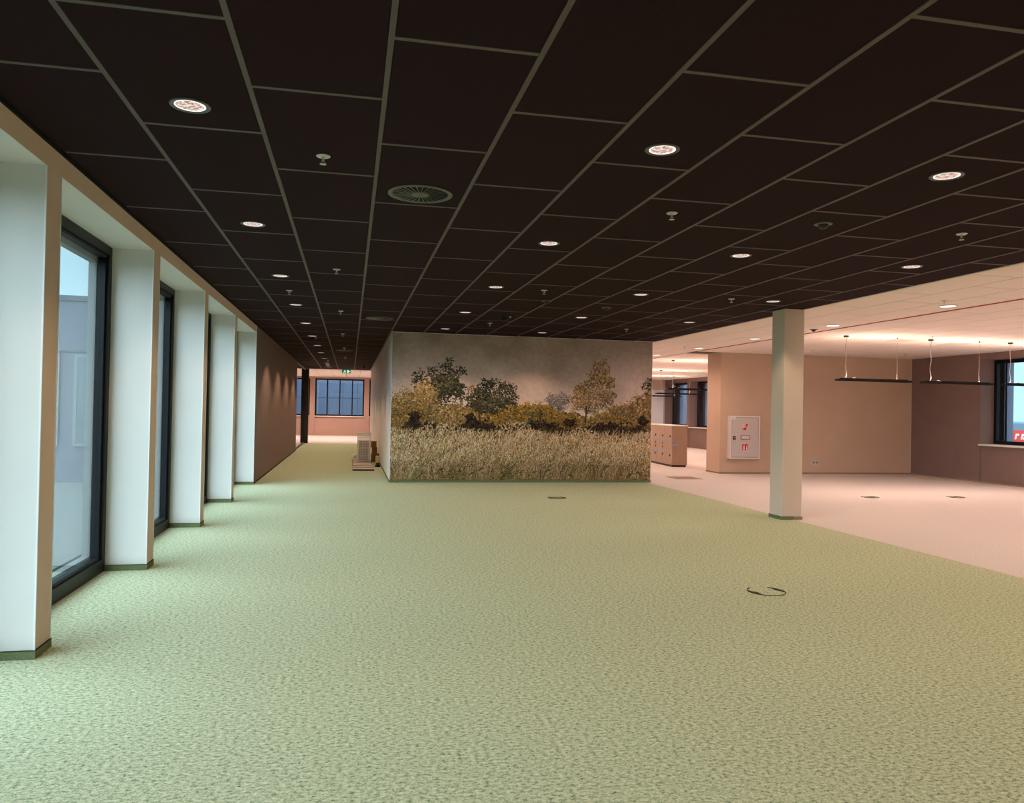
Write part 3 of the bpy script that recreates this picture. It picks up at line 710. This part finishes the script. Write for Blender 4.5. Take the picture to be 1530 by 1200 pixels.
    # a few long stalks and dark arched leaves at the foot
    for _ in range(46):
        x = rng.random()*W_; y = 165+rng.random()*20; ln = 20+rng.random()*16; lean = rng.normal(.35, .3)
        for s_ in np.linspace(0, 1, 40): dab(x+lean*ln*s_**1.4, y-ln*s_, .4, .5, np.array((186, 164, 122.)))
    for x, y, ln, sg in [(38, 214, 14, 1), (64, 208, 15, 1), (112, 211, 11, 1), (127, 203, 9, 1), (162, 213, 13, 1), (226, 206, 10, 1), (254, 198, 7, 1), (320, 199, 9, 1), (354, 214, 14, 1), (272, 213, 9, -1), (378, 208, 8, -1)]:
        for s_ in np.linspace(0, 1, 40):
            if rng.random() < .75: dab(x+sg*ln*s_, y-ln*.62*math.sin(s_*2.1), .4+1.0*math.sin(s_*PI), .4+.6*math.sin(s_*PI), np.array((62, 66, 38.))+rng.normal(0, 9))
    for _ in range(5):
        gx_ = rng.random()*W_
        for _ in range(60): dab(gx_+rng.normal(0, 12), 208+rng.normal(0, 5), .8+rng.random(), .5+rng.random()*.6, np.array(GG[rng.integers(5)])*.75+rng.normal(0, 8))
    for x, y in [(103, 181), (107, 183), (104, 186), (118, 192), (115, 195)]: dab(x, y, 1.3, 1.2, np.array((104, 52, 36.)))
    return np.clip(img, 8, 248)
def srgb_lin(a): a = a/255; return np.where(a <= .04045, a/12.92, ((a+.055)/1.055)**2.4)
NX, NY = 640, 350
cols = np.clip(srgb_lin(mural_colours(NX, NY))*np.array((1.45, 1.33, 1.36)), 0, .85)
mx0, mx1, mz0, mz1 = .752, 5.94, .046, ZC-.004
gx = np.linspace(mx0, mx1, NX); gz = np.linspace(mz1, mz0, NY)
vv = np.empty((NY, NX, 3), np.float32); vv[..., 0] = gx[None, :]; vv[..., 1] = YM-.003; vv[..., 2] = gz[:, None]
idx = np.arange(NX*NY).reshape(NY, NX)
q = np.stack([idx[:-1, :-1], idx[1:, :-1], idx[1:, 1:], idx[:-1, 1:]], -1).reshape(-1, 4)
me = bpy.data.meshes.new('wall_mural_print')
me.vertices.add(NX*NY); me.vertices.foreach_set('co', vv.ravel())
me.loops.add(q.size); me.loops.foreach_set('vertex_index', q.ravel().astype(np.int32))
me.polygons.add(len(q)); me.polygons.foreach_set('loop_start', np.arange(0, q.size, 4, dtype=np.int32))
me.update(calc_edges=True)
ca_ = me.color_attributes.new('print', 'FLOAT_COLOR', 'POINT')
ca_.data.foreach_set('color', np.concatenate([cols.reshape(-1, 3), np.ones((NX*NY, 1))], 1).astype(np.float32).ravel())
mt = bpy.data.materials.new('mural_print'); mt.use_nodes = True; n = mt.node_tree; b = n.nodes['Principled BSDF']
at = n.nodes.new('ShaderNodeVertexColor'); at.layer_name = 'print'; n.links.new(at.outputs[0], b.inputs['Base Color'])
b.inputs['Roughness'].default_value = .8; b.inputs['Specular IOR Level'].default_value = .15
me.materials.append(mt)
tag(ob('landscape_mural', me), 'wall filling landscape print of trees, bushes and dry meadow grass', 'mural')

# ------------------------------------------------------------------ floor outlets with dark crescent rims
def make_outlet():
    r = empty('floor_outlet'); R = .148
    rim = MB(); n = 64
    def wdt(a):                                   # the rim is broad at two opposite sides, hair thin between
        return .004+.05*max(0, math.cos(2*a-.55))**2
    a0, a1 = math.radians(118), math.radians(118+300)
    b0 = len(rim.v)
    for i in range(n+1):
        a = a0+(a1-a0)*i/n; ro, ri = R, R-wdt(a)
        for rr, z in ((ro, 0), (ro, .005), (ri, .004), (ri, 0)): rim.v.append((rr*math.cos(a), rr*math.sin(a), z))
    for i in range(n):
        for k in range(4):
            k2 = (k+1) % 4; rim.f.append((b0+i*4+k, b0+(i+1)*4+k, b0+(i+1)*4+k2, b0+i*4+k2)); rim.mi.append(0)
    rim.build('rim', M['black_matt'], r); return r
fo0 = make_outlet()
for i, (x, y, mt_, l) in enumerate([(3.263, 5.636, 'green', 'round floor outlet with dark rim in the green carpet, nearest'), (3.294, 12.137, 'green', 'round floor outlet with dark rim in the green carpet near the mural'),
                               (8.927, 12.033, 'beige', 'round floor outlet in the beige carpet, left one'), (10.61, 11.974, 'beige', 'round floor outlet in the beige carpet, right one')]):
    o = fo0 if i == 0 else copy_tree(fo0); o.location = (x, y, 0); tag(o, l, 'floor outlet', 'round floor outlets')
    lid = MB().lathe([(.122, 0), (.122, .0025), (0, .0025)], 40).build('carpet_lid', M[mt_], o)
h = tag(MB().box(0, 0, 0, .6, .62, .004).build('floor_hatch', M['hatch'], None, (6.83, 15.47, 0)), 'square darker carpet hatch in the beige floor before the lockers', 'hatch')

# ------------------------------------------------------------------ fire cabinet and socket on the tan wall
r = empty('fire_cabinet', (8.735, YT, .36)); tag(r, 'grey fire hose cabinet with two red signs on the tan wall', 'cabinet')
W2, H2, D2 = .765, 1.01, .14
MB().box(0, -D2, 0, W2, 0, H2).build('body', M['cabinet'], r, bevel=.006)
t = .035
fr = MB().box(0, -D2-.014, 0, W2, -D2, t).box(0, -D2-.014, H2-t, W2, -D2, H2).box(0, -D2-.014, t, t, -D2, H2-t).box(W2-t, -D2-.014, t, W2, -D2, H2-t)
fr.build('front_frame', M['cabinet'], r, bevel=.003)
MB().box(t-.001, -D2-.003, t-.001, W2-t+.001, -D2, H2-t+.001).build('door_gap', M['joint'], r)
dr = MB().box(t+.009, -D2-.010, t+.009, W2-t-.009, -D2-.003, H2-t-.009).build('door', M['cabinet_door'], r, bevel=.003)
yf = -D2-.010
lk = MB().box(.065, yf-.012, .45, .145, yf, .53).build('latch', M['black'], dr, bevel=.006)
# (third level is the last one: the pale lever shares the latch's thing through the door)
MB().box(.09, yf-.018, .482, .13, yf-.012, .502).build('latch_lever', M['steel'], dr, bevel=.003)
def sign(x, z, s, kind):
    b = MB().box(x, yf-.003, z, x+s, yf, z+s, 0)
    o_ = s*.035; y_ = yf-.0032
    def rect(a, c, d, e, mi=1): b.poly([(x+a*s, y_, z+c*s), (x+d*s, y_, z+c*s), (x+d*s, y_, z+e*s), (x+a*s, y_, z+e*s)], mi)
    def circ(cx, cz, rr, mi=1, n_=14, yo=0): b.poly([(x+(cx+rr*math.cos(2*PI*i/n_))*s, y_-yo, z+(cz+rr*math.sin(2*PI*i/n_))*s) for i in range(n_)], mi)
    # white border line
    for q_ in ((.0, 0, 1, .045), (0, .955, 1, 1), (0, .045, .045, .955), (.955, .045, 1, .955)): rect(*q_)
    def flame(cx, cz, hh):
        b.poly([(x+p*s, y_, z+k*s) for p, k in ((cx-.09, cz), (cx+.09, cz), (cx+.11, cz+hh*.3), (cx+.05, cz+hh*.5), (cx+.08, cz+hh*.75), (cx, cz+hh), (cx-.07, cz+hh*.7), (cx-.04, cz+hh*.45), (cx-.11, cz+hh*.3))], 1)
    if kind == 'hose':
        rect(.08, .42, .52, .90); circ(.29, .66, .15, 0, 16, .0003); circ(.29, .66, .09, 1, 16, .0006); rect(.14, .20, .19, .42); rect(.19, .20, .30, .25); flame(.78, .12, .7)
    else:
        rect(.20, .14, .44, .62); circ(.32, .62, .12); rect(.28, .72, .36, .86); rect(.28, .82, .48, .88); circ(.32, .50, .05, 0, 12, .0003); flame(.76, .14, .66)
    b.build('safety_sign', [M['red'], M['white']], dr)
sign(.305, .67, .155, 'hose'); sign(.305, .20, .155, 'ext')
lb = MB().box(.265, yf-.012, .455, .50, yf, .475, 1).box(.265, yf-.012, .535, .50, yf, .555, 1).box(.265, yf-.012, .475, .28, yf, .535, 1).box(.485, yf-.012, .475, .50, yf, .535, 1)
lb.box(.28, yf-.004, .475, .485, yf, .535, 0).box(.28, yf-.006, .520, .485, yf-.003, .535, 2).box(.28, yf-.006, .475, .485, yf-.003, .490, 2)
lb.build('vent_slot', [M['cabinet'], mat('slot_brown', (150, 118, 106), .5), M['white']], dr)
MB().box(.01, -D2-.0165, H2-.085, .125, -D2-.014, H2-.005, 0).build('sticker', M['white'], r)
sm = MB()
for k, (a, c, wd, hh) in enumerate([(.028, .035, .010, .03), (.044, .035, .010, .03), (.034, .046, .02, .006), (.066, .035, .026, .006), (.066, .062, .026, .006), (.086, .048, .006, .02)]):
    sm.box(.01+a, -D2-.0172, H2-.085+c-.018, .01+a+wd, -D2-.0166, H2-.085+c-.018+hh)
sm.build('sticker_print', mat('sticker_grey', (170, 150, 150), .6), r)
r = empty('wall_socket', (10.965, YT, .225)); tag(r, 'white double socket low on the tan wall', 'socket')
MB().box(0, -.012, 0, .185, 0, .105).build('cover_plate', M['socket'], r, bevel=.004)
for k in (0, 1):
    s_ = MB().lathe([(.036, .0), (.033, .003), (.033, .0005)], 20).disc(.033, .0005, 20, down=False); o = s_.build('socket_well', mat('socket_well', (160, 150, 142), .5), r); o.location = (.05+.085*k, -.012, .0525); o.rotation_euler = (PI/2, 0, 0)

# ------------------------------------------------------------------ lockers
LX, LY = 8.22, 18.98
r = empty('locker_cabinet', (LX, LY, 0), math.radians(-4)); tag(r, 'wooden locker block with white top and black locks beyond the mural', 'lockers')
LW, LL, LH = .42, 3.0, 1.06
MB().box(.02, .02, 0, LW-.02, LL-.02, .05).build('plinth', M['black'], r)
MB().box(.018, 0, .05, LW, LL, LH).build('body', M['wood_side'], r, bevel=.003)
MB().box(-.005, -.006, LH, LW+.005, LL+.006, LH+.03).build('top_board', M['sill'], r, bevel=.003)
for c_ in range(5):
    for k in range(2):
        y0, y1 = c_*.6+.004, (c_+1)*.6-.004; z0, z1 = .055+k*.5, .055+(k+1)*.5-.006
        d = MB().box(0, y0, z0, .018, y1, z1).build('door', M['wood'], r, bevel=.002)
        zk = .30 if k == 0 else .80
        kn = MB().lathe([(.026, 0), (.026, .012), (.018, .018), (0, .018)], 16).build('lock', M['black'], d, smooth=True); kn.location = (0, y0+.12, zk); kn.rotation_euler = (0, -PI/2, 0)
        if 0 < c_ < 3:
            zq = .60 if k else .50
            MB().box(-.012, y0+.10, zq-.03, 0, y0+.16, zq+.03).build('latch', M['brass'], d, bevel=.004)
            MB().box(-.008, y0-.06, zk-.12 if k else zk+.05, -.002, y0+.22, (zk-.06) if k else zk+.11).build('tag_strap', M['blue'], d, bevel=.002)
MB().box(-.02, -.05, .555, .16, -.012, .60).build('key_tag', M['blue'], r, bevel=.008)

# ------------------------------------------------------------------ glass screen and dark post at the passage end
r = empty('glass_screen', (-1.70, 25.3, 0)); tag(r, 'glass screen with thin dark rails beside the passage', 'partition')
MB().box(-.006, .03, .05, .006, 5.17, ZC-.05).build('glass_panel', M['glass_in'], r)
MB().box(-.025, 0, 0, .025, 5.2, .05).build('bottom_rail', M['frame'], r); MB().box(-.025, 0, ZC-.05, .025, 5.2, ZC).build('top_rail', M['liner'], r)
MB().box(-.025, 0, .05, .025, .03, ZC-.05).build('upright', M['frame'], r)
r = empty('door_post', (-1.69, 30.62, 0)); tag(r, 'dark full height post at the end of the glass screen', 'post')
MB().box(-.13, -.12, 0, -.02, .14, ZC).build('post_leaf', M['black'], r, bevel=.004)
MB().box(-.005, -.12, 0, .13, .14, ZC).build('post_leaf', mat('dark_bronze', (52, 46, 40), .5), r, bevel=.004)
MB().box(-.02, -.10, 0, -.005, .12, ZC).build('joint_strip', M['dark_void'], r)
# emergency exit sign
r = empty('exit_sign', (-.17, YC-.05, ZC)); tag(r, 'green running man exit sign hanging at the end of the passage', 'sign')
MB().box(-.17, -.012, -.135, .17, .012, 0).build('sign_panel', M['exit'], r, bevel=.003)
p = MB(); y_ = -.0128
def rc(x0, z0, x1, z1): p.poly([(x0, y_, z0), (x1, y_, z0), (x1, y_, z1), (x0, y_, z1)])
rc(.03, -.115, .085, -.02)                                        # doorway
p.poly([(-.06+.016*math.cos(2*PI*i/12), y_, -.035+.016*math.sin(2*PI*i/12)) for i in range(12)])
p.poly([(-.085, y_, -.055), (-.05, y_, -.052), (-.045, y_, -.085), (-.075, y_, -.085)])
p.poly([(-.05, y_, -.055), (-.02, y_, -.07), (-.024, y_, -.077), (-.052, y_, -.066)]); p.poly([(-.085, y_, -.056), (-.11, y_, -.08), (-.103, y_, -.084), (-.08, y_, -.066)])
p.poly([(-.06, y_, -.085), (-.045, y_, -.085), (-.022, y_, -.118), (-.034, y_, -.122)]); p.poly([(-.075, y_, -.085), (-.06, y_, -.085), (-.09, y_, -.112), (-.115, y_, -.112), (-.115, y_, -.103), (-.094, y_, -.103)])
p.poly([(.10, y_, -.06), (.125, y_, -.06), (.125, y_, -.042), (.155, y_, -.068), (.125, y_, -.094), (.125, y_, -.076), (.10, y_, -.076)])
p.build('pictogram', M['exit_white'], r)

# ------------------------------------------------------------------ stored things along the passage wall
r = empty('slatted_pallet', (.08, 17.45, 0)); tag(r, 'stack of whitewashed slats on a black base in the passage', 'pallet')
MB().box(0, 0, 0, .47, 3.2, .035).build('base', M['black'], r)
for k in range(6):
    MB().box(.0+.004*k, .0+.55*k, .035, .47-.004*k, .26+.55*k, .047).build('slat', M['pallet'], r, bevel=.004)
r = empty('perforated_bin', (.20, 19.62, .0535)); tag(r, 'tall white perforated metal bin on the slatted pallet', 'bin')
BW, BD, BH = .31, .30, .715
for side in range(2):
    pm = MB(); nx_, nz_ = 8, 18; y = 0 if side == 0 else BD
    for i in range(nx_+1):
        x = BW*i/nx_; pm.box(x-.006, y-.004, 0, x+.006, y+.004, BH)
    for k in range(nz_+1):
        z = BH*k/nz_; pm.box(0, y-.0035, z-.006, BW, y+.0035, z+.006)
    pm.build('mesh_panel', M['white'], r)
for side in range(2):
    x = 0 if side == 0 else BW; pm = MB()
    for i in range(1, 8): pm.box(x-.004, BD*i/8-.006, 0, x+.004, BD*i/8+.006, BH)
    for k in range(19): pm.box(x-.0035, 0, BH*k/18-.006, x+.0035, BD, BH*k/18+.006)
    pm.build('mesh_panel', M['white'], r)
MB().box(0, 0, 0, BW, BD, .01).build('floor_plate', M['steel'], r)
MB().box(.03, .02, .03, .28, .27, .50).build('inner_box', mat('grey_stored_box', (150, 132, 116), .8), r)
MB().box(-.01, -.014, .51, BW+.01, -.004, .53).build('front_bar', M['steel'], r)
for k, (x, y, z, wd, hh, l) in enumerate([(.555, 20.3, 0, .15, .22, 'brown cardboard box beside the perforated bin, lowest of three'), (.575, 20.32, .221, .13, .16, 'brown cardboard box beside the perforated bin, middle of three'), (.545, 20.3, .382, .14, .15, 'brown cardboard box beside the perforated bin, topmost of three')]):
    r = empty('cardboard_box', (x, y, z)); tag(r, l, 'box', 'stacked cardboard boxes')
    MB().box(0, 0, 0, wd, .2, hh).build('carton', M['cardboard'], r, bevel=.004); MB().box(wd*.38, -.001, hh*.1, wd*.62, .2, hh+.001).build('tape', mat('parcel_tape', (120, 80, 46), .4), r)
r = empty('spray_bottle', (.66, 18.6, 0)); tag(r, 'yellowish bottle with black cap by the passage wall', 'bottle')
MB().lathe([(0, .10), (.05, .10), (.055, .12), (.055, .24), (.03, .27), (.02, .28)], 20).build('body', M['yellow'], r, smooth=True)
MB().lathe([(.032, .27), (.032, .32), (0, .32)], 16).build('cap', M['black'], r, smooth=True)
MB().lathe([(0, 0), (.06, 0), (.06, .05), (.04, .06), (.04, .10), (0, .10)], 20).build('stand', M['black'], r, smooth=True)
r = empty('tape_roll', (.13, 20.9, 0)); tag(r, 'small white roll standing left of the perforated bin', 'roll')
o = MB().lathe([(.03, -.03), (.075, -.03), (.08, -.02), (.08, .02), (.075, .03), (.03, .03), (.03, -.03)], 24).build('roll_body', M['white'], r, smooth=True); o.location = (0, 0, .08); o.rotation_euler = (PI/2, 0, .4)
o = MB().lathe([(.03, -.026), (.026, -.026), (.026, .026), (.03, .026)], 20).build('core', M['cardboard'], r); o.location = (0, 0, .08); o.rotation_euler = (PI/2, 0, .4)

# ------------------------------------------------------------------ outside
r = empty('annex_building', (-9, 16, -.12)); tag(r, 'grey panelled annex outside the left windows', 'building')
MB().box(-6, .02, 0, 6.5, 8.5, 3.42).build('body', M['ext_grey'], r)
for k in range(7): MB().box(-6+1.78*k+.006, 0, 2.5, -6+1.78*(k+1)-.006, .03, 3.42).build('facade_panel', M['ext_grey'], r)
MB().box(-6.05, -.03, 3.42, 6.55, 8.55, 3.52).build('parapet_cap', M['ext_dark'], r)
MB().box(-6, -.01, 2.46, 6.5, .02, 2.5).build('joint_strip', M['ext_dark'], r)
for k in range(5):
    x = -5.7+2.4*k; f = MB().box(x, -.02, .68, x+2.15, .0, .74).box(x, -.02, 2.36, x+2.15, .0, 2.42).box(x, -.02, .74, x+.06, 0, 2.36).box(x+2.09, -.02, .74, x+2.15, 0, 2.36).build('window', M['liner'], r)
    MB().box(x+.06, -.012, .74, x+2.09, -.004, 2.36).build('pane', mat('annex_glass', (96, 108, 116), .05, spec=.8), f)
r = empty('facade_building', (-2, 45, -.12)); tag(r, 'blue grey panelled building behind the end windows', 'building')
MB().box(-14, .03, 0, 14, 8, 6.5).build('body', M['ext_blue'], r)
for k in range(34):
    x = -14+.82*k; MB().box(x+.012, 0, 0, x+.808, .03, 2.0).build('facade_panel', M['ext_blue'], r); MB().box(x+.012, 0, 2.03, x+.808, .03, 6.5).build('facade_panel', M['ext_blue'], r)
r = empty('metal_fence', (19, 24, -.12)); tag(r, 'blue grey panel fence outside the far right windows', 'fence')
for k in range(16): MB().box(0, 1.2*k, 0, .06, 1.2*k+1.17, 4.0).build('panel', M['ext_blue'], r)
# red banner by the road
r = empty('roadside_banner', (22.0, 22.45, -.12)); tag(r, 'red banner with white letters outside the right window', 'banner')
MB().box(-.02, -6, .40, .02, -.02, 1.17).build('cloth', M['banner'], r)
for y in (0, -3, -6): MB().lathe([(.03, 0), (.03, 1.25), (0, 1.25)], 10, (.05, y, 0)).build('pole', M['steel'], r)
tx = bpy.data.curves.new('lettering', 'FONT'); tx.body = 'r m'; tx.size = .36; tx.shear = .25; tx.extrude = .004; tx.offset = .012
o = bpy.data.objects.new('lettering', tx); C.objects.link(o)
dg = bpy.context.evaluated_depsgraph_get(); me = bpy.data.meshes.new_from_object(o.evaluated_get(dg)); bpy.data.objects.remove(o)
me.materials.append(M['white']); o = ob('lettering', me, r, (-.03, -.22, .88), (PI/2, 0, -PI/2))
# car behind the banner
r = empty('parked_car', (34.0, 33.6, -.12), PI/2); tag(r, 'dark car parked outside the right window', 'car')
pr_ = [(-2.1, .35), (-2.15, .75), (-1.3, .95), (-.6, 1.42), (.9, 1.45), (1.7, .98), (2.1, .9), (2.15, .4)]
b = MB(); b.poly([(x, -.85, z) for x, z in pr_]); b.poly([(x, .85, z) for x, z in pr_][::-1])
for (xa, za), (xb, zb) in zip(pr_, pr_[1:]+pr_[:1]): b.poly([(xa, -.85, za), (xa, .85, za), (xb, .85, zb), (xb, -.85, zb)])
b.build('body', M['car'], r, bevel=.05)
for s in (-1, 1):
    y = s*.86; MB().poly([(-1.1, y, .95), (-.55, y, 1.34), (.8, y, 1.36), (1.4, y, .97)]).build('side_window', mat('car_glass', (104, 124, 136), .1, spec=.6), r)
    for x in (-1.3, 1.35): o = MB().lathe([(.12, -.1), (.31, -.1), (.33, -.06), (.33, .06), (.31, .1), (.12, .1)], 20).build('wheel', M['tyre'], r); o.location = (x, s*.8, .33); o.rotation_euler = (PI/2, 0, 0)
